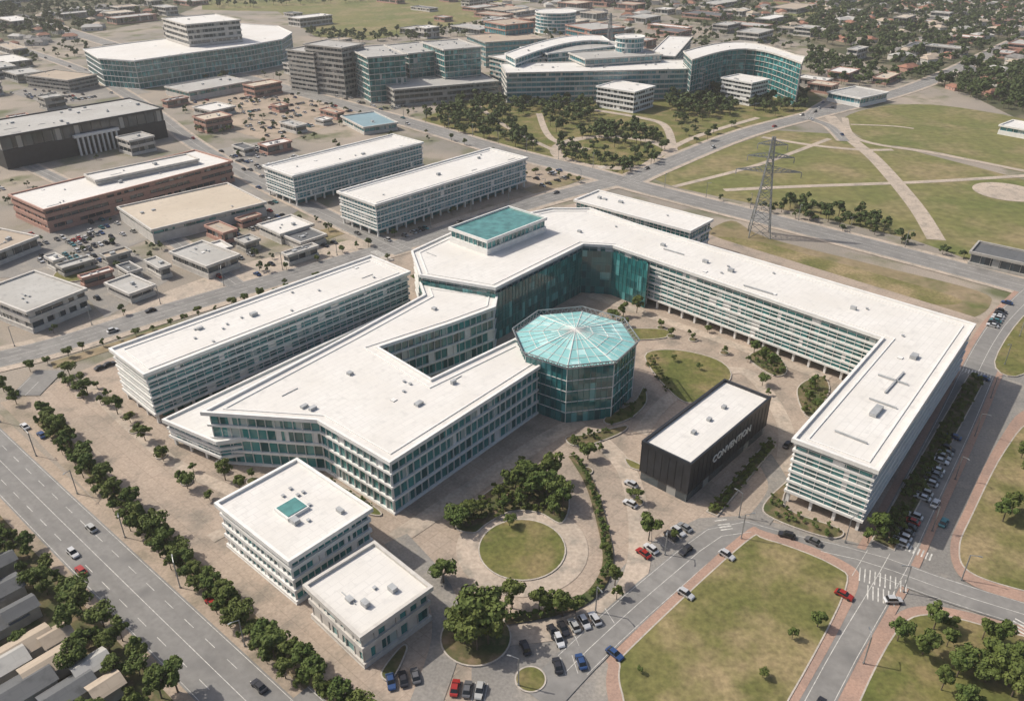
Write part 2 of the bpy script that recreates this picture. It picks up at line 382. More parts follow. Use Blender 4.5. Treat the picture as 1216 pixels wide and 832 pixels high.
sheet('parking_lot',[(0,280),(130,250),(200,275),(60,330),(-60,330)],'asphalt','lot')
sheet('parking_lot',[(10,110),(100,88),(180,110),(60,125)],'asphalt','lot')
sheet('parking_lot',[(200,345),(300,310),(430,282),(460,288),(300,330),(150,372)],'path','lot')
sheet('yard_ground',[(-500,480),(-40,548),(238,845),(200,1100),(-500,1100)],'planting','yard')
sheet('grass_verge',[(0,478),(30,470),(400,832),(440,900),(360,900),(330,815)],'dirt','path')
for px in ([(40,500),(52,492),(440,860),(420,880)],[(355,280),(470,250),(480,256),(370,290)],[(620,225),(700,200),(712,206),(640,232)],[(60,430),(260,368),(462,300),(464,304),(262,374),(64,438)]): sheet('grass_verge',px,'brownfield','path')
c0=P(728,180); wsheet('park_path',circ(c0,43),'path','path'); wsheet('park_lawn',circ(c0,35),'grass','grass')
def pw(px): return [P(*p) for p in px]
def fpath(px,w=4,mat='path',name='footpath'): strip(name,smooth([P(*p) for p in px],False,6),w/2,-w/2,mat,'path')
fpath([(985,138),(1010,165),(1040,190),(1085,242),(1112,285)],9)
fpath([(860,226),(940,222),(1100,216),(1230,208)],5)
fpath([(905,163),(960,172),(1020,178),(1060,178)],5)
fpath([(800,222),(900,196),(985,165)],4)
fpath([(1003,140),(1020,166),(1120,184),(1240,208)],5)
fpath([(1010,148),(1060,150),(1085,153)],3)
fpath([(640,135),(655,165),(700,178)],5); fpath([(800,180),(790,150),(760,140),(700,130)],6); fpath([(760,200),(820,165),(900,140)],5)
fpath([(560,120),(600,150),(660,180)],4)
wsheet('turning_area',circ(P(1195,228),18),'path','path')
wsheet('plaza_walk',circ(P(620,650),17.5),'path','path')
fpath([(470,640),(530,600),(590,560),(650,520),(690,500)],6,name='plaza_walk')
fpath([(700,512),(745,560),(760,640),(745,700),(680,742),(600,755)],6,name='plaza_walk')
fpath([(760,515),(800,470),(880,440),(930,500),(930,560)],5,name='plaza_walk')
fpath([(700,350),(800,385),(900,420),(985,450)],5,name='plaza_walk')
fpath([(95,450),(200,545),(300,600),(250,640)],4,name='plaza_walk')
fpath([(470,640),(520,700),(530,760),(500,850)],7,'asphalt','service_road')
fpath([(905,540),(925,580),(900,620)],6,'asphalt','service_road')
road([(-330,236),(-150,398),(5,552),(156,700),(300,840),(420,958)],14,3,'dirt',4)
road([(-200,470),(-60,440),(60,412),(180,375),(300,340),(470,293),(560,264),(650,236),(745,212)],14,4,'path',4)
road([(60,30),(150,58),(300,95),(400,122),(500,150),(600,180),(700,205),(760,222),(850,245),(1000,283),(1216,340),(1400,390)],17,3,'path',4)
road([(745,216),(790,196),(880,160),(960,138),(1050,115),(1120,90),(1216,45),(1300,10)],15,3,'path',4)
road([(480,300),(400,262),(300,212),(230,170),(170,125),(100,85),(30,60)],11,2,'path',2)
road([(280,338),(200,282),(120,238),(20,190)],8,2,'path',2)
road([(985,120),(960,138),(985,150),(1003,168)],7,2)
road([(1300,285),(1216,362),(1178,410),(1135,500),(1090,590),(1050,670),(990,770),(930,880)],11,2,'redpave',2)
road([(640,832),(700,770),(790,690),(870,632),(950,650),(1030,668),(1120,700),(1216,730),(1350,770)],9,0,'path',2)
road([(30,470),(60,440)],10,0); road([(345,832),(460,940)],10,0)
emit_roads()
lawn('lawn',circ(P(620,652),11.6),sm=False)
CRES=[(540,622),(585,580),(640,558),(675,588),(668,622),(640,610),(608,608),(580,622),(562,634)]
lawn('planting_bed',pw(CRES),'planting')
lawn('tree_island',circ(P(565,757),8.3),'planting',sm=False)
lawn('lawn',circ(P(630,807),3.5),sm=False)
redp=pw([(722,792),(738,765),(878,637),(910,632),(1000,666),(1018,700),(950,830),(900,900),(745,900),(722,830)])
wsheet('pavement',smooth(redp),'redpave','path')
lawn('lawn',pw([(735,792),(750,768),(882,646),(910,641),(990,672),(1004,702),(938,830),(895,885),(765,885),(738,825)]),'drygrass')
wsheet('pavement',smooth(pw([(1000,850),(1052,742),(1100,720),(1185,737),(1260,768),(1260,910),(1000,910)])),'redpave','path')
lawn('lawn',pw([(1013,850),(1062,752),(1102,730),(1180,747),(1250,778),(1250,900),(1013,900)]),'grass')
wsheet('pavement',smooth(pw([(1128,650),(1145,605),(1185,525),(1225,485),(1320,500),(1320,740),(1216,716),(1145,690)])),'redpave','path')
lawn('lawn',pw([(1138,650),(1153,612),(1192,536),(1230,500),(1310,520),(1310,722),(1216,703),(1150,680)]),'drygrass')
lawn('lawn',pw([(1180,430),(1222,370),(1260,385),(1216,445)]),'grass')
lawn('lawn',pw([(765,424),(800,416),(852,428),(868,450),(830,478),(800,470)]),'grass')
lawn('planting_bed',pw([(1034,642),(1150,445),(1170,452),(1062,655)]),'planting',sm=False)
lawn('planting_bed',pw([(838,608),(912,522),(922,530),(852,614)]),'planting',sm=False)
lawn('planting_bed',pw([(946,462),(975,447),(985,466),(960,497)]),'planting')
lawn('planting_bed',pw([(740,392),(790,392),(790,402),(742,404)]),'grass')
lawn('planting_bed',pw([(718,497),(752,478),(764,460),(768,478),(750,497),(725,505)]),'grass')
lawn('planting_bed',pw([(906,600),(940,568),(930,595),(945,610),(1000,630),(985,640),(920,618)]),'planting')
lawn('planting_bed',pw([(672,520),(700,516),(742,506),(740,514),(705,528),(680,530)]),'planting')
lawn('planting_bed',pw([(360,560),(385,565),(450,606),(440,612),(395,590)]),'grass')
lawn('planting_bed',pw([(452,800),(476,768),(484,772),(466,808)]),'planting')
lawn('lawn',pw([(742,545),(760,552),(765,560),(748,556)]),'grass')
lawn('lawn',pw([(888,425),(915,415),(935,440),(918,447)]),'planting')
for c in ((823,404),(797,400),(785,390),(860,420),(697,560),(757,597),(160,512),(192,542),(222,573),(300,572),(97,470)): lawn('tree_pit',circ(P(*c),1.8,16),'planting',kerb=.25,sm=False)
lawn('lawn',circ(P(92,325),10),sm=False)
arc=smooth(pw([(680,542),(700,575),(714,620),(722,665),(712,695),(690,715),(655,728),(600,738)]),False,6)
strip('planting_bed',arc,1.4,-1.4,'planting','grass',raise_=0.12)
BV=BVHTree.FromPolygons([Vector(v) for v in GV],GF)
def gz(x,y):
    h=BV.ray_cast(Vector((x,y,5)),Vector((0,0,-1)))
    return (h[0].z,GK[h[2]]) if h[0] else (0,'base')
def stalls(p,q,depth,n=None,side=1,sp=2.6):
    L=math.dist(p,q); n=int(L/sp); d=((q[0]-p[0])/L,(q[1]-p[1])/L); nn=(-d[1]*side,d[0]*side)
    for i in range(n+1):
        a=(p[0]+d[0]*i*sp,p[1]+d[1]*i*sp); MARKS.append((a,(a[0]+nn[0]*depth,a[1]+nn[1]*depth),0.14))
CARS=[]
def cars_row(pa,pb,fill=0.7,side=1,depth=5,sp=2.7,st=True):
    p=P(*pa);q=P(*pb); L=math.dist(p,q); n=int(L/sp)
    if n<1: return
    d=((q[0]-p[0])/L,(q[1]-p[1])/L); nn=(-d[1]*side,d[0]*side)
    if st: stalls(p,q,depth,side=side,sp=sp)
    for i in range(n):
        if random.random()<fill:
            x=p[0]+d[0]*(i+.5)*sp+nn[0]*depth/2; y=p[1]+d[1]*(i+.5)*sp+nn[1]*depth/2
            CARS.append((x,y,math.atan2(nn[1],nn[0])+random.choice([0,math.pi])+random.uniform(-.03,.03),'parked_car'))
cars_row((1078,655),(1100,612),0.6,1); cars_row((1104,600),(1150,508),0.6,1); cars_row((1153,500),(1180,445),0.65,1)
cars_row((536,806),(588,812),0.85,-1); cars_row((455,802),(505,790),0.8,-1); cars_row((768,668),(830,628),0.85,1)
cars_row((645,745),(720,722),0.6,-1); cars_row((600,765),(690,745),0.25,-1); cars_row((610,790),(700,775),0.3,-1)
cars_row((1150,440),(1185,455),0.5,-1); cars_row((1185,392),(1205,360),0.9,1)
cars_row((990,750),(1020,705),0.5,1);cars_row((950,812),(985,755),0.35,1);cars_row((735,600),(765,575),0.4,1)
cars_row((800,705),(870,640),0.35,-1); cars_row((715,775),(790,712),0.2,-1); cars_row((455,780),(470,740),0.4,1)
def cross(pa,pb,length=4,sp=1.2,w=0.5):
    p=P(*pa);q=P(*pb);L=math.dist(p,q);d=((q[0]-p[0])/L,(q[1]-p[1])/L);nn=(-d[1],d[0])
    for i in range(int(L/sp)):
        a=(p[0]+d[0]*i*sp,p[1]+d[1]*i*sp); MARKS.append((a,(a[0]+nn[0]*length,a[1]+nn[1]*length),w))
cross((1020,690),(1085,708),5,1.2,0.3); cross((1030,712),(1068,722),5,1.2,0.3); cross((1065,650),(1110,668),3,1,.4); cross((1205,735),(1180,765),4,1.1,.4)
cross((870,628),(860,612),3.5,1,.4); cross((625,765),(700,740),4,1.6,0.25); cross((1135,440),(1180,452),3.5,1,.4)
cross((450,785),(500,812),5,1.8,0.25); cross((560,258),(585,270),4,1.2,.5); cross((440,300),(462,312),4,1.2,.5); cross((700,195),(725,205),5,1.4,.6)
mk=MB()
for a,b,w in MARKS:
    L=math.dist(a,b)
    if L<0.05: continue
    d=((b[0]-a[0])/L,(b[1]-a[1])/L); n=(-d[1]*w/2,d[0]*w/2)
    za,ka=gz(*a); zb,kb=gz(*b); zc,kc=gz((a[0]+b[0])/2,(a[1]+b[1])/2)
    if max(za,zb,zc)-min(za,zb,zc)>0.09 or 'grass' in (ka,kb,kc) or kc=='path' and w<0.3: continue
    if infoot(a): continue
    z=max(za,zb,zc)+0.006
    mk.face([(a[0]-n[0],a[1]-n[1],z),(b[0]-n[0],b[1]-n[1],z),(b[0]+n[0],b[1]+n[1],z),(a[0]+n[0],a[1]+n[1],z)],0)
mk.build('road_markings',['paint'])
# ---------------------------------------------------------------- campus buildings
HM=21
main=[P(u,v,HM) for u,v in [(490,300),(548,273),(612,258),(655,249),(700,249),(755,268),(1156,387),(1041,560),(943,523),(1049,403),(728,293),(692,291),(588,343),(500,328)]]
em=office('campus_main_building',main,HM,5,piloti=3.6,solid=0.08,units=16,fins=1,core=6,sp=3.2,band=0.75,mdepth=.3,finh=.13,curb=True)
om=centroid(main); rr=MB(om)
for (u,v,l,w2,a) in [(1062,455,16,.5,ANG_A),(1060,452,9,.5,ANG_B),(1048,480,8,.4,ANG_B),(1040,490,6,2,ANG_A),(1010,520,9,.4,ANG_B),(1085,425,3,2,ANG_A),(900,345,12,.4,ANG_B),(800,300,10,.4,ANG_B)]:
    rr.box(P(u,v,HM),a,l,w2,HM+.25,HM+.7 if w2<1 else HM+1.3,0)
rr.build('roof_pipework',['ac'],em)
cw=ccw([P(u,v,HM) for u,v in [(497,323),(500,330),(588,346),(692,294),(728,296),(770,311),(768,307),(728,290),(692,288),(588,340)]])
e=empty('glass_curtain_wall',centroid(cw),0); g=MB(centroid(cw)); f=MB(centroid(cw))
for i in range(len(cw)):
    a,b=cw[i],cw[(i+1)%len(cw)]; L=math.dist(a,b)
    g.face([(*a,0),(*b,0),(*b,HM-1.2),(*a,HM-1.2)],0,[(i*50,0),(i*50+L,0),(i*50+L,HM),(i*50,HM)])
    n=max(1,int(L/2))
    for q in range(n):
        x=(a[0]+(b[0]-a[0])*q/n,a[1]+(b[1]-a[1])*q/n); f.box(x,math.atan2(b[1]-a[1],b[0]-a[0]),0.09,0.3,0,HM-1.2,0)
for z in (3.6,7.2,10.8,14.4): ring(f,inset(cw,-0.1),inset(cw,0.1),z,z+0.12,0)
g.build('glazing',['curtain'],e); f.build('mullions',['teal'],e)
ph=rectpx([(572,290),(645,262),(608,245),(540,270)],27)
office('rooftop_pavilion',ph,27,1,base=21.12,roof='teal',units=0,band=2.6,fins=0,lip=0.3,solid=0.0)
HF=18
front=[P(u,v,HF) for u,v in [(243,491),(420,398),(505,352),(500,338),(590,350),(587,366),(538,384),(447,414),(512,453),(612,405),(640,418),(646,432),(463,550),(378,500)]]
office('campus_front_building',front,HF,4,solid=0.05,units=12,fins=0,sp=2.6,band=0.7,mdepth=.45,curb=True)
left=rectpx([(173,446),(480,326),(446,304),(131,416)],19)
office('office_building',left,19,5,piloti=3.5,solid=0.10,units=14,fins=1,core=4,sp=3,band=.85,mdepth=.25,curb=True)
link=[P(u,v,9) for u,v in [(196,500),(258,526),(300,520),(520,390),(480,366)]]
office('link_building',link,9,2,piloti=3,units=3,fins=1,core=3)
office('annex_building',rectpx([(815,279),(840,264),(716,226),(688,236)],15),15,3,units=4,fins=1)
office('office_building',rectpx([(345,667),(437,607),(355,547),(257,600)],14),14,4,units=8,fins=0,solid=0.22,sp=1.8,band=1.1)
office('office_building',rectpx([(430,756),(512,698),(443,648),(362,698)],10),10,2,units=5,fins=0,wall='offwhite',solid=0.75,sp=3,band=1.4)
sk=MB(P(347,606,14)); sk.box(P(347,606,14),ANG_A,6.5,6,14.1,15.1,0,0); sk.box(P(347,606,14),ANG_A,5.6,5.1,15.1,15.3,1,1)
sk.build('roof_skylight',['white','teal'])
bl=rectpx([(822,553),(915,474),(860,453),(761,527)],13)
bl=ccw(bl); o=centroid(bl); e=empty('black_exhibition_hall',o,0); addfoot(bl)
b=MB(o)
gi=inset(bl,0.3)
for i in range(4):
    a,c=bl[i],bl[(i+1)%4]; b.face([(*a,3.2),(*c,3.2),(*c,13),(*a,13)],0)
    a2,c2=gi[i],gi[(i+1)%4]; L=math.dist(a2,c2); b.face([(*a2,0),(*c2,0),(*c2,3.2),(*a2,3.2)],2,[(0,0),(L,0),(L,3),(0,3)])
    m=int(L/2.2)
    for q in range(m+1):
        x=(a[0]+(c[0]-a[0])*q/m,a[1]+(c[1]-a[1])*q/m); b.box(x,math.atan2(c[1]-a[1],c[0]-a[0]),0.1,0.16,3.2,12.5,0)
ring(b,inset(bl,-0.15),inset(bl,0.5),12.6,14,0,inner=True); b.face([(*p,13.1) for p in inset(bl,0.5)],1)
b.face([(*p,3.2) for p in gi[::-1]],0)
for k in range(3): b.box((o[0]+AX[0]*(k*9-9),o[1]+AX[1]*(k*9-9)),ANG_A,1.5,1.2,13.1,14,3)
b.build('hall_body',['black','roof','darkgl','ac'],e)
best=None
for i in range(4):
    a,c=bl[i],bl[(i+1)%4]; d=((c[0]-a[0]),(c[1]-a[1])); L=math.hypot(*d); nn=(d[1]/L,-d[0]/L)
    sc=nn[0]*(-BX[0])+nn[1]*(-BX[1])
    if best is None or sc>best[0]: best=(sc,a,c,nn)
_,a,c,nn=best
fc=bpy.data.curves.new('lettering','FONT'); fc.body='CONVENTION'; fc.size=3.4; fc.extrude=0.12; fc.align_x='CENTER'
fo=bpy.data.objects.new('lettering',fc); S.collection.objects.link(fo); fo.data.materials.append(M['white'])
fo.parent=e; fo.location=((a[0]+c[0])/2+nn[0]*0.4-o[0],(a[1]+c[1])/2+nn[1]*0.4-o[1],7.6); fo.rotation_euler=(math.pi/2,0,math.atan2(c[1]-a[1],c[0]-a[0]))
oc=P(683,401,21); R=20.3; e=empty('octagonal_glass_atrium',oc,0)
octp=[(oc[0]+R*math.cos(math.radians(22.5+45*i)+0.2),oc[1]+R*math.sin(math.radians(22.5+45*i)+0.2)) for i in range(8)]; addfoot(octp)
g=MB(oc); f=MB(oc); top=(oc[0],oc[1],24.2)
for i in range(8):
    a,c=octp[i],octp[(i+1)%8]; L=math.dist(a,c)
    g.face([(*a,0),(*c,0),(*c,20.5),(*a,20.5)],0,[(i*20,0),(i*20+L,0),(i*20+L,20.5),(i*20,20.5)])
    g.face([(*a,21),(*c,21),top],1,[(i*20,0),(i*20+L,0),(i*20+L/2,R)])
    for q in range(8):
        x=(a[0]+(c[0]-a[0])*q/8,a[1]+(c[1]-a[1])*q/8); f.box(x,math.atan2(c[1]-a[1],c[0]-a[0]),0.14,0.4,0,20.6,1 if q else 0)
        if q%2==0: f.beam((x[0],x[1],21.1),(top[0],top[1],24.3),0.13 if q==0 else 0.06,0)
    for z in (4,8,12,16): f.box(((a[0]+c[0])/2,(a[1]+c[1])/2),math.atan2(c[1]-a[1],c[0]-a[0]),L,0.3,z,z+0.22,0)
    for k in (0.3,0.55,0.78):
        p1=[a[j]*k+oc[j]*(1-k) for j in (0,1)];p2=[c[j]*k+oc[j]*(1-k) for j in (0,1)]; z=21.08*k+24.28*(1-k)
        f.beam((*p1,z),(*p2,z),0.07,0)
    for zz,rr in ((20.8,1.02),(22.4,1.06)):
        p1=[oc[j]+(a[j]-oc[j])*rr for j in (0,1)];p2=[oc[j]+(c[j]-oc[j])*rr for j in (0,1)]; f.beam((*p1,zz),(*p2,zz),0.16,2)
    for q in range(8):
        t0,t1=q/8,(q+0.5)/8;t2=(q+1)/8
        def pt(t,rr,z):
            x=[a[j]+(c[j]-a[j])*t for j in (0,1)]; return (oc[0]+(x[0]-oc[0])*rr,oc[1]+(x[1]-oc[1])*rr,z)
        f.beam(pt(t0,1.02,20.8),pt(t1,1.06,22.4),0.09,2); f.beam(pt(t1,1.06,22.4),pt(t2,1.02,20.8),0.09,2)
g.build('glazing',['curtain','dome'],e); f.build('frame',['white','teal','steel'],e)
# ---------------------------------------------------------------- other buildings
def O(name,c,h,fl,**k): return office(name,rectpx(c,h),h,fl,**k)
O('office_building',[(345,210),(498,172),(470,159),(315,198)],17,4,piloti=3.5,glassk='bluegl',core=4,fins=1,solid=.05,curb=True,band=.75)
O('office_building',[(442,245),(619,191),(588,175),(405,228)],17,4,piloti=3.5,glassk='bluegl',core=4,fins=1,solid=.05,curb=True,band=.75)
eb=O('black_warehouse',[(3,163),(192,130),(155,117),(-40,150)],20,1,wall='black',glassk='darkgl',roof='roofgrey',band=12,fins=0,solid=0,units=20,sp=6)
ob_=(eb.location.x,eb.location.y); pm=MB(ob_); r0=rectpx([(3,163),(192,130),(155,117),(-40,150)],20)
fa,fb=r0[0],r0[1]; L=math.dist(fa,fb); dd=((fb[0]-fa[0])/L,(fb[1]-fa[1])/L); nn=(dd[1],-dd[0]); an=math.atan2(dd[1],dd[0])
for i in range(9):
    s=L*(.42+.03*i); pm.box((fa[0]+dd[0]*s+nn[0]*2,fa[1]+dd[1]*s+nn[1]*2),an,1.0,1.6,0,11.9,0)
s=L*.54; pm.box((fa[0]+dd[0]*s+nn[0]*1.7,fa[1]+dd[1]*s+nn[1]*1.7),an,L*.28,3,11.9,13.6,0)
pm.build('entrance_portico',['white'],eb)
O('brick_building',[(50,250),(272,194),(235,178),(13,233)],12,3,wall='redwall',glassk='darkgl',band=2.0,fins=0,solid=0.2,sp=4,units=12)
O('roof_storey',[(112,216),(235,190),(222,184),(103,208)],14.5,1,wall='offwhite',base=12.2,units=4,fins=0,band=1.5)
O('warehouse',[(186,272),(320,241),(265,219),(135,249)],7,1,wall='offwhite',roof='roofbeige',band=5,fins=0,solid=0.3,sp=5,units=3)
O('warehouse',[(22,376),(93,348),(50,320),(-18,345)],9,2,wall='offwhite',roof='roofgrey',band=2,fins=0,solid=0.5,sp=4,units=5,glassk='darkgl')
W1=dict(wall='offwhite',fins=0,sp=4,glassk='darkgl')
O('workshop_building',[(243,319),(281,304),(243,287),(205,299)],6,1,roof='roofgrey',band=2.6,units=6,**W1)
O('workshop_building',[(335,279),(372,267),(345,257),(305,268)],5,1,roof='roof',band=2.6,units=3,**W1)
O('workshop_building',[(355,290),(385,280),(368,271),(340,280)],4,1,roof='roofdark',band=2.6,units=3,**W1)
O('workshop_building',[(150,352),(180,341),(158,326),(130,336)],4,1,roof='roofgrey',band=2,units=2,**W1)
O('workshop_building',[(-25,310),(35,285),(10,270),(-50,290)],6,1,roof='rooftan',band=2,units=6,**W1)
O('workshop_building',[(255,300),(275,294),(262,287),(243,292)],5,1,roof='roof',band=2,units=1,**W1)
O('workshop_building',[(245,134),(275,128),(262,121),(235,127)],5,1,roof='roof',band=2,units=1,**W1)
O('pavilion_building',[(432,152),(470,147),(446,133),(405,139)],5,1,wall='offwhite',roof='roofblue',band=2,fins=0,sp=4,units=2,glassk='bluegl')
O('brown_building',[(68,99),(103,92),(78,81),(42,88)],10,3,wall='concrete',roof='rooftan',band=1.5,fins=0,sp=4,units=4,glassk='darkgl')
ct=[P(u,v,22) for u,v in [(100,62),(150,55),(222,46),(285,31),(330,34),(347,42),(335,50),(290,58),(230,66),(160,76),(118,73)]]
office('teal_glass_headquarters',ct,24,5,glassk='curtain',units=10,fins=0,sp=4,band=0.5,solid=0)
O('office_tower',[(215,31),(278,25),(262,17),(198,22)],44,9,glassk='darkgl',wall='offwhite',units=4,fins=0,sp=4,band=2)
for (u,v,h,r,zz,nm) in [(262,44,27,16,24.5,'rotunda'),(748,44,42,13,0,'glass_rotunda_tower'),(660,14,24,26,0,'arena')]:
    o=P(u,v,h); poly=circ(o,r,28); office(nm,poly,h,max(1,int((h-zz)/4)),base=zz,glassk='bluegl',fins=0,sp=5,band=0.9,units=2)
O('low_shed',[(215,112),(292,98),(275,90),(205,102)],7,1,wall='offwhite',roof='roofgrey',band=4,fins=0,sp=5,units=4)
for c,h in [([(362,66),(392,60),(378,53),(350,58)],34),([(388,62),(416,56),(405,45),(378,50)],40)]:
    O('apartment_block',c,h,9,wall='concrete',glassk='darkgl',roof='roofgrey',band=1.8,fins=0,sp=4,units=4)
for c,h in [([(430,70),(475,66),(462,54),(418,57)],36),([(475,66),(520,61),(508,50),(463,54)],33),([(520,61),(563,57),(552,47),(508,50)],37)]:
    O('glass_office_block',c,h,8,glassk='curtain',wall='offwhite',band=0.6,fins=0,sp=4,units=8,roof='roofgrey',solid=.03)
O('long_low_building',[(470,108),(592,97),(572,88),(450,97)],13,3,wall='concrete',glassk='darkgl',roof='roofgrey',band=1.6,fins=0,sp=4,units=12)
HW=dict(glassk='bluegl',band=1.3,fins=0,sp=4)
O('hospital_wing',[(606,88),(838,82),(815,72),(590,76)],24,6,wall='offwhite',units=20,**HW)
O('hospital_wing',[(600,76),(640,70),(628,62),(590,66)],24.5,6,wall='offwhite',units=5,**HW)
O('hospital_wing',[(640,66),(735,55),(720,46),(628,56)],28,6,wall='white',units=8,roof='roofgrey',**HW)
O('hospital_wing',[(690,72),(780,66),(770,58),(680,63)],30,6,wall='offwhite',units=8,roof='roofgrey',**HW)
O('hospital_wing',[(800,66),(838,72),(790,42),(768,44)],26,6,wall='offwhite',units=8,**HW)
O('slab_building',[(570,52),(640,47),(630,38),(560,42)],24,5,wall='concrete',units=8,roof='rooftan',**HW)
O('brick_tower_block',[(590,32),(625,28),(618,22),(585,25)],34,6,wall='redwall',units=4,roof='rooftan',**HW)
O('slab_building',[(690,38),(730,34),(722,26),(684,29)],30,6,wall='redwall',units=4,roof='roofgrey',**HW)
cv=[];cv2=[]
for i in range(13):
    t=i/12; cv.append(P(812+143*t,62-14*math.sin(math.pi*min(1,t*1.05))+6*t,34))
for i in range(13):
    t=1-i/12; cv2.append(P(822+130*t,72-15*math.sin(math.pi*t)+4*t,34))
office('curved_glass_building',cv+cv2,34,8,glassk='curtain',wall='offwhite',fins=0,sp=5,band=0.3,units=6,solid=0)
cv=[];cv2=[]
for i in range(11):
    t=i/10; cv.append(P(600+115*t,66-22*math.sin(math.pi*t*.6)+0*t,30)); tt=1-t; cv2.append(P(612+112*tt,72-22*math.sin(math.pi*tt*.6),30))
office('curved_white_wing',cv+cv2,31,6,glassk='bluegl',wall='white',fins=0,sp=5,band=1.2,units=5,solid=0)
O('white_office_block',[(744,113),(769,106),(742,94),(718,101)],16,4,glassk='darkgl',band=1.5,fins=0,sp=3,units=3)
O('white_office_block',[(884,102),(903,97),(888,87),(866,91)],18,5,glassk='darkgl',band=1.5,fins=0,sp=3,units=3)
O('rail_depot',[(1150,300),(1290,330),(1300,318),(1165,288)],6,1,glassk='darkgl',wall='concrete',roof='roofdark',band=1.5,fins=0,sp=4,units=3)
O('low_shed',[(1015,120),(1045,112),(1025,102),(990,108)],7,1,glassk='bluegl',roof='roofgrey',band=3,fins=0,sp=4,units=3)
O('low_shed',[(1190,150),(1235,158),(1240,150),(1200,143)],6,1,glassk='bluegl',roof='roof',band=3,fins=0,sp=4,units=1)
rs=random.Random(3)
def shed(u,v,L,Wd,h,ang,wall,roof,nm='industrial_shed'):
    o=P(u,v); ca,sa=math.cos(ang),math.sin(ang)
    poly=[(o[0]+x*ca-y*sa,o[1]+x*sa+y*ca) for x,y in ((-L/2,-Wd/2),(L/2,-Wd/2),(L/2,Wd/2),(-L/2,Wd/2))]
    tp=[(o[0]+(p[0]-o[0])*k,o[1]+(p[1]-o[1])*k) for p in poly for k in (1,.5)]+[o]
    if any(infoot(p) for p in tp): return
    if any(gz(*p)[1]=='road' for p in tp): return
    office(nm,poly,h,max(1,int(h/4.5)),wall=wall,roof=roof,glassk='darkgl',band=1.8,fins=0,sp=5,units=random.randint(1,5),lip=0.3)
for (u0,u1,v0,v1,n,smax) in [(-40,120,60,115,26,60),(100,420,20,100,22,60),(0,330,70,180,18,40),(420,600,25,60,12,60),(560,800,5,45,22,60),(450,640,0,24,6,60),(-150,0,180,430,12,40),(960,1070,85,125,5,40),(820,960,25,50,8,60),(60,200,280,370,10,16),(200,400,250,330,9,18),(200,400,110,200,14,26),(0,200,200,300,8,18),(600,830,30,70,8,50),(600,1000,-18,25,45,80),(0,240,-10,35,25,70),(1000,1216,10,80,14,45)]:
    for i in range(n):
        shed(rs.uniform(u0,u1),rs.uniform(v0,v1),rs.uniform(smax*.35,smax),rs.uniform(smax*.25,smax*.55),rs.uniform(4,12) if smax>30 else rs.uniform(3.5,5.5),ANG_A+(rs.random()<.5)*math.pi/2+rs.uniform(-.05,.05),rs.choice(['offwhite','concrete','redwall','offwhite']),rs.choice(['roof','roofgrey','roofgrey','rooftan','roofdark','roofbeige']))
for (u,v,L,Wd) in [(5,712,9,6),(2,748,11,6),(28,735,7,5),(30,778,12,6),(62,800,10,6),(5,800,10,7),(85,830,10,6),(30,828,12,7),(112,800,7,5),(0,680,8,5),(70,765,6,5),(-30,730,12,7),(130,826,6,5)]:
    o=P(u,v); ca,sa=math.cos(ANG_A),math.sin(ANG_A); mb=MB(o); e=empty('yard_shed',o)
    hh=rs.uniform(2.8,3.8); mb.box(o,ANG_A,L,Wd,0,hh,0)
    def q(x,y,z): return (o[0]+x*ca-y*sa,o[1]+x*sa+y*ca,z)
    l,w=L/2+.4,Wd/2+.4; r=1.3
    mb.face([q(-l,-w,hh),q(l,-w,hh),q(l,0,hh+r),q(-l,0,hh+r)],1); mb.face([q(l,w,hh),q(-l,w,hh),q(-l,0,hh+r),q(l,0,hh+r)],1)
    mb.face([q(-l+.4,-w+.4,hh+.002),q(-l+.4,w-.4,hh+.002),q(-l+.4,0,hh+r)],0); mb.face([q(l-.4,-w+.4,hh+.002),q(l-.4,w-.4,hh+.002),q(l-.4,0,hh+r)],0)
    mb.build('shed_body',['concrete',rs.choice(['roofgrey','roofdark','rooftan','roofdark'])],e); addfoot([q(-l,-w,0)[:2],q(l,-w,0)[:2],q(l,w,0)[:2],q(-l,w,0)[:2]],0)
# ---------------------------------------------------------------- houses
def house_mesh(L,Wd,h,r,wall,roof):
    mb=MB(); mb.box((0,0),0,L,Wd,0,h,0)
    l,w=L/2+.5,Wd/2+.5; hp=Wd/2*0.8
    mb.face([(-l,-w,h),(l,-w,h),(l-hp,0,h+r),(-l+hp,0,h+r)],1); mb.face([(l,w,h),(-l,w,h),(-l+hp,0,h+r),(l-hp,0,h+r)],1)
    mb.face([(-l,w,h),(-l,-w,h),(-l+hp,0,h+r)],1); mb.face([(l,-w,h),(l,w,h),(l-hp,0,h+r)],1)
    for s in (-1,1):
        for x in (-L*.3,0,L*.3):
            y=s*(Wd/2+0.03); mb.face([(x-.7,y,1),(x+.7,y,1),(x+.7,y,2.2),(x-.7,y,2.2)],2)
    ob=mb.build('house',[wall,roof,'darkgl']); d=ob.data; bpy.data.objects.remove(ob); return d
M['tilered']=plain('terracotta_tile_mat',(0.30,0.14,0.09),0.8,var=0.2,scale=0.3)
M['tilegrey']=plain('slate_tile_mat',(0.2,0.19,0.18),0.8,var=0.2,scale=0.3)
protos=[house_mesh(14,10,3.2,2.6,'offwhite','tilered'),house_mesh(17,11,3.4,2.8,'offwhite','tilegrey'),house_mesh(13,11,5.5,2.6,'offwhite','rooftan'),house_mesh(20,12,4,2.4,'offwhite','roofgrey'),house_mesh(15,10,3.2,2.6,'redwall','tilered')]
def puthouse(x,y,ang):
    ob=bpy.data.objects.new('house',protos[rs.randrange(5)]); S.collection.objects.link(ob)
    s=rs.uniform(.85,1.25); ob.location=(x,y,0.02); ob.rotation_euler=(0,0,ang); ob.scale=(s,s,s); addfoot(circ((x,y),9*s,6),0)
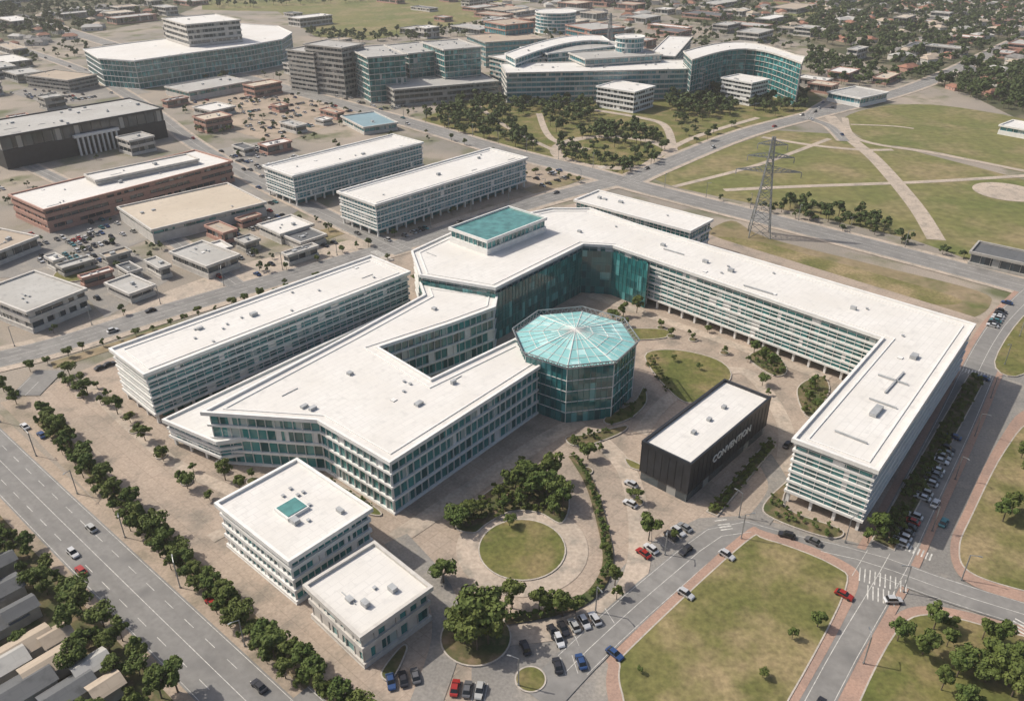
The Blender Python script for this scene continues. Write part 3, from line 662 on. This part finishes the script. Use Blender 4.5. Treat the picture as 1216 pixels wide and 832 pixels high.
def scatter_poly(px,step,jit=0.45,seed=1):
    w=[P(*p) for p in px]; r=random.Random(seed); xs=[a[0] for a in w]; ys=[a[1] for a in w]; out=[]
    x=min(xs)
    while x<max(xs):
        y=min(ys)
        while y<max(ys):
            p=(x+r.uniform(-jit,jit)*step,y+r.uniform(-jit,jit)*step)
            if inside(p,w): out.append(p)
            y+=step
        x+=step
    return out
TOWN=[[(830,12),(1216,-8),(1500,-5),(1500,110),(1216,95),(1130,82),(1080,88),(970,45)],[(1080,100),(1130,95),(1216,60),(1216,120),(1150,110)]]
for T in TOWN:
    for p in scatter_poly(T,27,0.35,5):
        if rs.random()<0.55 and not infoot(p) and gz(*p)[1]!='road': puthouse(p[0],p[1],rs.choice([0.3,0.3+math.pi/2])+rs.uniform(-.2,.2))
for T in [[(-60,25),(120,10),(200,18),(100,45),(-60,70)],[(580,0),(800,-8),(830,14),(790,30),(600,18)]]:
    for p in scatter_poly(T,30,0.35,6):
        if rs.random()<0.5 and not infoot(p) and gz(*p)[1]!='road': puthouse(p[0],p[1],rs.uniform(0,3))
# ---------------------------------------------------------------- trees
def leafcloud(rng,clumps,nq,size):
    V=[]
    for (cx,cy,cz,r) in clumps:
        d=rng.normal(size=(nq,3)); d/=np.linalg.norm(d,axis=1)[:,None]; d[:,2]=np.where(d[:,2]<-0.5,-d[:,2],d[:,2])
        c=np.array([cx,cy,cz])+d*r*rng.uniform(0.65,1.12,(nq,1))*np.array([1,1,0.8])
        nn=d+np.array([0,0,.2])+rng.normal(size=(nq,3))*0.45; nn/=np.linalg.norm(nn,axis=1)[:,None]
        t=np.cross(nn,rng.normal(size=(nq,3))); t/=np.linalg.norm(t,axis=1)[:,None]; b=np.cross(nn,t)
        s=size*rng.uniform(0.6,1.3,(nq,1))
        q=np.stack([c-t*s-b*s*.6,c+t*s-b*s*.6,c+t*s*.7+b*s*.7,c-t*s*.7+b*s*.7],1); V.append(q)
    return np.concatenate(V).reshape(-1,3)
def tree_arrays(seed,height,rad,nc,nq,size,trunk=True):
    rng=np.random.default_rng(seed); cl=[]
    cz=height*0.62
    for i in range(nc):
        a=rng.uniform(0,2*math.pi); rr=rad*0.72*math.sqrt(rng.uniform(0.02,1)); zz=cz+rng.uniform(-0.2,0.30)*height*(1-0.45*rr/rad)
        cl.append((rr*math.cos(a),rr*math.sin(a),zz,rad*rng.uniform(0.22,0.42)))
    V=leafcloud(rng,cl,nq,size); nv=len(V); F=np.arange(nv).reshape(-1,4)
    TV=[];TF=[]
    def limb(p,q,r0,r1):
        i=len(TV); p=np.array(p);q=np.array(q);d=q-p;d/=np.linalg.norm(d); a=np.cross(d,[0.3,1,0.1]);a/=np.linalg.norm(a);b=np.cross(d,a)
        for (c,r) in ((p,r0),(q,r1)):
            for k in range(5): TV.append(c+(a*math.cos(k*1.2566)+b*math.sin(k*1.2566))*r)
        for k in range(5): TF.append([i+k,i+(k+1)%5,i+5+(k+1)%5,i+5+k])
    if trunk:
        limb((0,0,-0.1),(0.1,0,height*0.45),height*0.028,height*0.018)
        for c in cl[:6]: limb((0.1,0,height*0.40),(c[0]*.8,c[1]*.8,c[2]-.2),height*0.014,height*0.006)
    return V,F,np.array(TV) if TV else np.zeros((0,3)),np.array(TF) if TF else np.zeros((0,4),int)
def mesh_np(name,V,F,matidx,mats):
    me=bpy.data.meshes.new(name); me.vertices.add(len(V)); me.vertices.foreach_set('co',V.astype(np.float32).ravel())
    me.loops.add(F.size); me.loops.foreach_set('vertex_index',F.astype(np.int32).ravel())
    me.polygons.add(len(F)); me.polygons.foreach_set('loop_start',np.arange(0,F.size,4,dtype=np.int32))
    for k in mats: me.materials.append(M[k])
    me.polygons.foreach_set('material_index',matidx.astype(np.int32)); me.update(calc_edges=True); me.validate(); return me
TM=[]
for i,(h,r,nc,nq) in enumerate([(7.5,3.3,13,95),(8.5,3.8,16,95),(6.5,3.0,11,95),(7.0,3.6,15,90),(9,3.4,15,95),(6,2.4,9,90),(8,4.1,17,85),(7.2,2.9,10,95)]):
    V,Fq,TV,TF=tree_arrays(20+i,h,r,nc,nq,0.32)
    TM.append(mesh_np('tree_mesh',np.concatenate([V,TV]),np.concatenate([Fq,TF+len(V)]),np.concatenate([np.zeros(len(Fq)),np.ones(len(TF))]),['leaf','bark']))
def tree(x,y,s=1.0,k=None,name='broadleaf_tree'):
    if infoot((x,y)): return
    z,kd=gz(x,y)
    if kd=='road': return
    ob=bpy.data.objects.new(name,TM[k if k is not None else rs.randrange(8)]); S.collection.objects.link(ob)
    s*=rs.uniform(.82,1.18); ob.location=(x,y,z); ob.rotation_euler=(0,0,rs.uniform(0,6.28)); ob.scale=(s*rs.uniform(.9,1.1),s,s*rs.uniform(.85,1.15))
def treepx(u,v,s=1.0,k=None): x,y=P(u,v); tree(x,y,s,k)
LOW=[tree_arrays(60+i,7,3.6,6,34,0.62) for i in range(6)]
BUSH=[tree_arrays(80+i,1.6,1.1,5,34,0.2,False) for i in range(4)]
def mass(name,pts,T,smin,smax,mats=('leafd','bark'),foot=True):
    Vs=[];Fs=[];Ms=[];n=0; pts=[p for p in pts if not(foot and infoot(p))]
    if not pts: return
    o=centroid(pts)
    for p in pts:
        z,k=gz(*p)
        if k=='road': continue
        V,Fq,TV,TF=T[rs.randrange(len(T))]; s=rs.uniform(smin,smax); a=rs.uniform(0,6.28); ca,sa=math.cos(a),math.sin(a)
        A=np.concatenate([V,TV]) if len(TV) else V; B2=np.concatenate([Fq,TF+len(V)]) if len(TF) else Fq
        X=np.stack([(A[:,0]*ca-A[:,1]*sa)*s+p[0]-o[0],(A[:,0]*sa+A[:,1]*ca)*s+p[1]-o[1],A[:,2]*s*rs.uniform(.85,1.15)+z],1)
        Vs.append(X);Fs.append(B2+n);n+=len(A);Ms.append(np.concatenate([np.zeros(len(Fq)),np.ones(len(TF))]))
    if not Vs: return
    me=mesh_np(name,np.concatenate(Vs),np.concatenate(Fs),np.concatenate(Ms),mats); ob=bpy.data.objects.new(name,me); ob.location=(o[0],o[1],0); S.collection.objects.link(ob)
def trow(px,step,s,jit=0.8,k=None):
    for p in resample(smooth([P(*q) for q in px],False,4),step):
        tree(p[0]+rs.uniform(-jit,jit),p[1]+rs.uniform(-jit,jit),s*rs.uniform(.8,1.15),k)
trow([(52,497),(140,590),(240,690),(330,775),(440,870)],4.1,0.92,1.2)
trow([(46,505),(130,600),(230,700),(320,788),(420,880)],5.5,0.55)
mass('hedge',[ (p[0]+rs.uniform(-1.2,1.2),p[1]+rs.uniform(-1.2,1.2)) for p in resample(smooth(pw([(50,500),(140,595),(240,695),(330,780),(430,870)]),False,4),1.3)],BUSH,1,1.8,('leaf','bark'))
trow([(35,440),(120,412),(250,372),(370,337),(470,307)],6.5,0.55)
trow([(30,418),(120,386),(250,348),(370,312),(470,281)],7.5,0.5)
trow([(560,232),(640,207),(700,222)],8,0.6); trow([(75,455),(140,490),(210,560),(280,620)],14,0.6)
trow([(80,445),(150,480)],9,.6); trow([(505,310),(490,340)],8,.5); trow([(700,235),(860,282)],10,.5)
for (u,v,s) in [(740,376,1),(756,372,.9),(728,380,.8),(742,388,.8),(785,390,.6),(797,400,.55),(823,404,.55),(818,398,.5),(860,420,.5),(895,420,.7),(905,428,.8),(915,440,.8),(928,446,.7),(905,458,.6),(912,470,.6),(888,430,.5),(965,462,.8),(960,478,.8),(970,488,.7),(955,492,.6),(682,530,.6),(698,545,.9),(712,535,.5),(770,642,1.0),(757,597,.55),(748,590,.4),(527,692,1.0),(520,685,.8),(608,722,.9),(668,732,.9),(650,730,.8),(640,728,.7),(683,728,.7),(730,695,.7),(732,712,.5),(718,660,.5),(620,550,.5),(700,520,.4),(140,492,.9),(165,515,.6),(95,468,.6),(83,460,.6),(100,475,.5),(190,542,.5),(215,572,.65),(223,580,.6),(268,570,.7),(285,580,.7),(262,560,.5),(300,570,.4),(410,570,.4),(1040,640,.8),(1046,632,.7),(1030,645,.6),(800,640,.4),(12,470,.9),(20,480,.8),(5,465,.8),(860,600,.4),(940,760,.4),(970,745,.6),(975,808,.8),(968,806,.6),(1190,620,.9),(1200,610,.9),(800,430,.4),(830,440,.4),(905,805,.3),(760,800,.3),(780,362,.6),(765,355,.5),(720,345,.5),(840,395,.45),(935,420,.5),(120,480,.6),(180,500,.5),(230,560,.5)]:
    treepx(u,v,s)
for (u,v,s) in [(560,755,1.5),(575,750,1.5),(552,765,1.2),(567,772,1.3),(580,765,1.2),(560,742,1.1),(545,752,1.0)]: treepx(u,v,s)
for (u,v,s) in [(540,628,.8),(548,622,.8),(558,616,.9),(572,612,.7),(592,596,.9),(600,606,.7),(612,588,1.1),(625,580,1.2),(640,576,1.2),(655,574,1.2),(648,590,1.1),(662,596,.9),(632,592,1.0),(618,600,.8),(658,612,1.0),(668,606,.8),(605,625,.6)]: treepx(u,v,s)
mass('shrubs',scatter_poly(CRES,2.2,.45,9),BUSH,.7,1.3,('leaf','bark'))
mass('hedge',[ (p[0]+rs.uniform(-.7,.7),p[1]+rs.uniform(-.7,.7)) for p in resample(arc,1.0)],BUSH,.6,1.1,('leaf','bark'))
mass('hedge',scatter_poly([(1040,640),(1152,450),(1166,455),(1060,650)],2.2,.45,3),BUSH,.8,1.5,('leaf','bark'))
mass('hedge',scatter_poly([(838,608),(912,522),(922,530),(852,614)],1.6,.45,3),BUSH,.6,1.1,('leaf','bark'))
for T in ([(718,497),(752,478),(764,460),(768,478),(750,497),(725,505)],[(765,430),(775,422),(800,466),(790,470)],[(906,600),(940,568),(930,595),(945,610),(1000,630),(985,640),(920,618)],[(672,520),(742,506),(705,528)],[(946,462),(975,447),(985,466),(960,497)],[(888,425),(915,415),(935,440),(918,447)],[(360,560),(385,565),(450,606),(440,612),(395,590)]):
    mass('shrubs',scatter_poly(T,2.4,.5,4),BUSH,.6,1.1,('leaf','bark'))
def wood(px,step,smin=.8,smax=1.3,seed=1,keep=1.0,name='woodland'):
    pts=[p for p in scatter_poly(px,step,.5,seed) if rs.random()<keep]
    mass(name,pts,LOW,smin,smax)
def grove(px,step,s,seed,keep):
    for p in scatter_poly(px,step,.5,seed):
        if rs.random()<keep: tree(p[0],p[1],s*rs.uniform(.7,1.2))
grove([(1062,760),(1100,735),(1140,740),(1216,775),(1240,830),(1216,860),(1130,850),(1100,790)],4.6,1.0,2,.85)
grove([(1160,600),(1200,590),(1216,640),(1300,700),(1300,560),(1200,560)],6.5,.9,3,.6); grove([(1195,540),(1225,505),(1300,520),(1216,580)],6,.9,3,.7)
grove([(-60,590),(10,625),(60,670),(140,745),(230,832),(200,900),(120,900),(90,800),(40,740),(-60,700)],4.2,.85,4,.85); grove([(-60,700),(60,740),(120,860),(-60,900)],5,.6,5,.55)
wood([(500,140),(560,116),(640,110),(715,121),(700,145),(655,160),(640,135),(600,140),(640,180),(600,178),(550,162)],8,.9,1.4,6,.8)
wood([(660,172),(700,150),(770,158),(800,175),(790,195),(745,208),(700,202),(662,190)],7.5,.8,1.2,7,.30); wood([(680,155),(760,150),(790,170),(750,172),(700,168)],7,.9,1.4,8,.7)
wood([(780,108),(835,100),(868,118),(872,138),(830,142),(800,135)],7.5,1,1.6,9,.95); wood([(895,112),(950,108),(965,125),(920,140),(895,130)],7.5,.9,1.4,10,.9)
wood([(800,140),(870,145),(880,158),(830,178),(812,160)],9,.7,1.1,11,.55); wood([(655,180),(670,172),(740,195),(800,185),(800,195),(745,212),(680,202)],7,.6,1,12,.6)
wood([(930,238),(975,245),(1045,262),(1052,275),(1000,275),(960,262),(930,250)],7,.8,1.3,13,.8); wood([(1060,285),(1085,285),(1090,300),(1065,300)],7,.8,1.2,13,.9)
wood([(1095,290),(1216,320),(1216,332),(1100,300)],9,.6,1,14,.5); wood([(845,232),(930,248),(1000,268),(1080,290),(1075,296),(990,276),(845,240)],7,.5,.8,14,.5)
wood([(-300,5),(200,-15),(235,5),(200,22),(80,45),(-300,65)],15,1.2,2.0,15,.5,'distant_woodland')
wood([(960,-12),(1216,-30),(1500,-30),(1500,130),(1216,140),(1150,112),(1085,95),(960,48)],14,1.1,2.0,16,.75,'distant_woodland'); wood([(640,-30),(960,-30),(960,48),(800,20),(640,10)],17,1.1,1.8,16,.4,'distant_woodland')
wood([(960,60),(1080,92),(1060,105),(985,100),(955,85)],10,1,1.6,17,.9); wood([(1075,85),(1216,80),(1216,135),(1130,110)],10,1,1.6,17,.9)
wood([(240,2),(420,-10),(600,-12),(600,-3),(420,4),(250,12)],16,1.2,1.8,18,.4,'distant_woodland'); wood([(360,38),(440,42),(600,28),(620,40),(560,45),(440,52),(370,50)],12,1,1.5,19,.7)
wood([(90,105),(130,95),(330,100),(350,90),(150,85)],11,.7,1.2,20,.6); wood([(600,40),(1000,20),(960,60),(640,60)],13,.8,1.3,21,.5)
wood([(560,168),(640,186),(635,200),(500,160)],8,.5,.8,22,.5); wood([(0,60),(100,50),(110,65),(0,90)],13,.7,1.2,22,.5)
grove([(100,300),(190,345),(185,352),(95,305)],6,.5,23,.6); grove([(250,190),(330,165),(335,170),(260,200)],8,.6,23,.5)
wood([(0,350),(250,280),(500,230),(700,215),(500,300),(0,440)],15,.4,.7,24,.45,'street_trees'); wood([(100,140),(420,100),(560,160),(420,200),(250,170)],16,.4,.75,25,.5,'street_trees')
wood([(0,190),(100,180),(330,240),(330,340),(0,350)],15,.3,.6,26,.4,'street_trees')
# ---------------------------------------------------------------- cars
CM=[]; M['cargl']=plain('car_window_mat',(0.015,0.018,0.02),0.1)
def car_mesh(colour,van=False):
    mb=MB(); Wd=1.8; m=0
    prof=[(-2.2,.35),(-2.25,.75),(-2.0,.95),(-1.2,1.0),(1.0,.98),(2.05,.82),(2.25,.6),(2.2,.35)]
    w=Wd/2
    n=len(prof)
    for i in range(n-1):
        a,b=prof[i],prof[i+1]; wa=w-(0.12 if abs(a[0])>2 else 0); wb=w-(0.12 if abs(b[0])>2 else 0)
        mb.face([(a[0],-wa,a[1]),(a[0],wa,a[1]),(b[0],wb,b[1]),(b[0],-wb,b[1])],m)
    mb.face([(x,-(w-(0.12 if abs(x)>2 else 0)),z) for x,z in prof][::-1],m); mb.face([(x,(w-(0.12 if abs(x)>2 else 0)),z) for x,z in prof],m)
    mb.face([(-2.2,-w+.12,.34),(2.2,-w+.12,.34),(2.2,w-.12,.34),(-2.2,w-.12,.34)],2)
    t=1.75 if van else 1.48; lo=[(-1.75,-.82),(1.05,-.82),(1.05,.82),(-1.75,.82)]; hi=[(-1.45 if van else -1.1,-.64),(0.35,-.64),(0.35,.64),(-1.45 if van else -1.1,.64)]
    for i in range(4):
        a,b=lo[i],lo[(i+1)%4];c2,d=hi[(i+1)%4],hi[i]; mb.face([(*a,.96),(*b,.96),(*c2,t),(*d,t)],1)
    mb.face([(*p,t) for p in hi],m)
    mb.face([(p[0]*.96,p[1]*.95,t+.03) for p in hi],m)
    for x in (-1.4,1.4):
        for s in (-1,1):
            y0,y1=s*(w-.2),s*(w+.02); r=.34
            c=[(x+r*math.cos(k*.7854),.34+r*math.sin(k*.7854)) for k in range(8)]
            for k in range(8):
                a,b=c[k],c[(k+1)%8]; mb.face([(a[0],y0,a[1]),(b[0],y0,b[1]),(b[0],y1,b[1]),(a[0],y1,a[1])],2)
            mb.face([(p[0],y1,p[1]) for p in c],2)
    key='carpaint%d'%len(CM); M[key]=plain(key+'_mat',colour,0.3,0.2,0.6,var=0.02)
    ob=mb.build('car',[key,'cargl','asphaltdark']); d=ob.data; bpy.data.objects.remove(ob); return d
for c in [(.6,.6,.6),(.6,.6,.6),(.25,.26,.27),(.03,.03,.035),(.03,.03,.035),(.33,.025,.02),(.03,.07,.18),(.4,.4,.38),(.06,.2,.22),(.12,.12,.125),(.5,.5,.5)]: CM.append(car_mesh(c,len(CM)%3==1))
def putcar(x,y,a,nm='parked_car',c=None):
    if infoot((x,y)): return
    z,k=gz(x,y)
    if k in('grass',): return
    i=rs.randrange(11)
    if i in (5,8) and rs.random()<.5: i=3
    ob=bpy.data.objects.new(nm,CM[i if c is None else c]); ob.location=(x,y,z); ob.rotation_euler=(0,0,a); S.collection.objects.link(ob)
for c in CARS: putcar(*c)
for (w,width,*_) in ROADS[:9]:
    ws=resample(w,6)
    for i in range(1,len(ws)-1):
        if rs.random()<0.06:
            s=rs.choice([-1,1]); a=math.atan2(ws[i+1][1]-ws[i][1],ws[i+1][0]-ws[i][0]); d=-s*width*0.27
            if ws[i][1]<1500: putcar(ws[i][0]-math.sin(a)*d,ws[i][1]+math.cos(a)*d,a if s>0 else a+math.pi,'car')
putcar(*P(97,680),ANG_B,'car',5); putcar(*P(252,718),ANG_B,'car',5); putcar(*P(1120,622),ANG_A,'car',8)
for (u,v,a) in [(50,518,ANG_B),(30,508,ANG_B),(965,645,ANG_B),(1060,715,0),(748,600,ANG_B),(935,530,ANG_A),(1110,600,ANG_A),(120,438,ANG_A),(130,434,ANG_A)]: putcar(*P(u,v),a)
def lot(px,fill,seed):
    w=[P(*p) for p in px]; xs=[p[0]*AX[0]+p[1]*AX[1] for p in w]; ys=[p[0]*BX[0]+p[1]*BX[1] for p in w]; r=random.Random(seed)
    b=min(ys); row=0
    while b<max(ys):
        a=min(xs); f=fill
        while a<max(xs):
            if r.random()<.12: f=fill*r.choice([0,.5,1.5,2.4])
            p=(a*AX[0]+b*BX[0],a*AX[1]+b*BX[1])
            if r.random()<f and inside(p,w) and gz(*p)[1]!='road': putcar(p[0],p[1],ANG_B+r.choice([0,math.pi]))
            a+=2.8
        row+=1; b+=5.5 if row%2 else 12
lot([(60,300),(110,270),(200,330),(130,372)],.35,1); lot([(200,112),(300,90),(430,132),(330,168)],.15,2); lot([(260,180),(330,168),(398,222),(335,258)],.35,3)
lot([(410,262),(640,190),(685,212),(480,282)],.3,4); lot([(0,285),(130,252),(195,275),(60,325)],.3,5); lot([(10,112),(100,90),(180,110),(60,125)],.3,6); lot([(-60,190),(0,200),(10,230),(-60,250)],.4,7)
lot([(100,230),(180,215),(260,240),(130,250)],.15,7); lot([(220,255),(320,250),(440,300),(300,335)],.18,8); lot([(350,95),(460,110),(500,130),(440,135)],.2,9); lot([(1180,430),(1216,380),(1230,390),(1200,440)],.0,8)
# ---------------------------------------------------------------- street lamps
lm=MB(); lm.beam((0,0,0),(0,0,8.5),.11,0); lm.beam((0,0,8.4),(1.8,0,8.9),.07,0); lm.box((2.1,0),0,.9,.3,8.82,8.97,0); lm.box((0,0),0,.4,.4,0,.5,0)
lp=lm.build('street_lamp',['steel'])
def lamps(w,off,step):
    o=offs(w,off)
    for p in resample(o,step):
        if infoot(p) or gz(*p)[1]=='road' or p[1]>900: continue
        ob=bpy.data.objects.new('street_lamp',lp.data); ob.location=(p[0],p[1],gz(*p)[0]); ob.rotation_euler=(0,0,rs.uniform(0,6)); S.collection.objects.link(ob)
for i in (0,1,2,7,8): lamps(ROADS[i][0],ROADS[i][1]/2+1.2,28)
lp.location=(*P(880,640),.1)
# ---------------------------------------------------------------- pylon
def pylon(u,v,hh,ang):
    o=P(u,v); mb=MB()
    def lv(z):
        t=z/hh; return 4.6*(1-t)**1.3+0.7
    zs=[0,7,13,18.5,23,27,31,34.5,38,41.5,45,48,hh]
    for i in range(len(zs)-1):
        a,b=lv(zs[i]),lv(zs[i+1]); ca=[(-a,-a),(a,-a),(a,a),(-a,a)]; cb=[(-b,-b),(b,-b),(b,b),(-b,b)]
        for k in range(4):
            mb.beam((*ca[k],zs[i]),(*cb[k],zs[i+1]),.2,0)
            mb.beam((*ca[k],zs[i]),(*cb[(k+1)%4],zs[i+1]),.11,0); mb.beam((*ca[(k+1)%4],zs[i]),(*cb[k],zs[i+1]),.11,0); mb.beam((*cb[k],zs[i+1]),(*cb[(k+1)%4],zs[i+1]),.1,0)
    for z,arm in ((33,15.5),(40,11),(46,7)):
        for s in (-1,1):
            w=lv(z)
            for y in (-w,w):
                mb.beam((0,y,z),(s*arm,0,z+.5),.14,0); mb.beam((0,y,z+2.6),(s*arm,0,z+.5),.12,0)
            for t in (.2,.35,.5,.65,.8):
                x=s*arm*t; yy=w*(1-t); mb.beam((x,-yy,z+.5*t),(x,yy,z+.5*t),.09,0); mb.beam((x,yy,z+.5*t),(x+s*arm*.14,0,z+2.6*(1-t)+.5*t),.09,0); mb.beam((x,-yy,z+.5*t),(x+s*arm*.14,0,z+2.6*(1-t)+.5*t),.09,0)
            mb.beam((s*arm,0,z+.5),(s*arm,0,z-2.2),.14,0)
    ob=mb.build('electricity_pylon',['steel']); ob.location=(o[0],o[1],0); ob.rotation_euler=(0,0,ang)
pylon(901,279,50,math.radians(-12))
pylon(722,78,50,0.3)
# ---------------------------------------------------------------- air: thin real haze volume over the whole site
hm=bpy.data.materials.new('haze_mat'); hm.use_nodes=True; ht=hm.node_tree; ht.nodes.clear()
ho=ht.nodes.new('ShaderNodeOutputMaterial'); hv=ht.nodes.new('ShaderNodeVolumeScatter'); hv.inputs['Color'].default_value=(0.95,0.93,0.90,1); hv.inputs['Density'].default_value=0.00011; hv.inputs['Anisotropy'].default_value=0.1
ht.links.new(hv.outputs[0],ho.inputs['Volume']); M['haze']=hm
hb=MB(); hb.box((0,2500),0,9000,6500,-2,230,0); hb.build('sky_haze',['haze'])
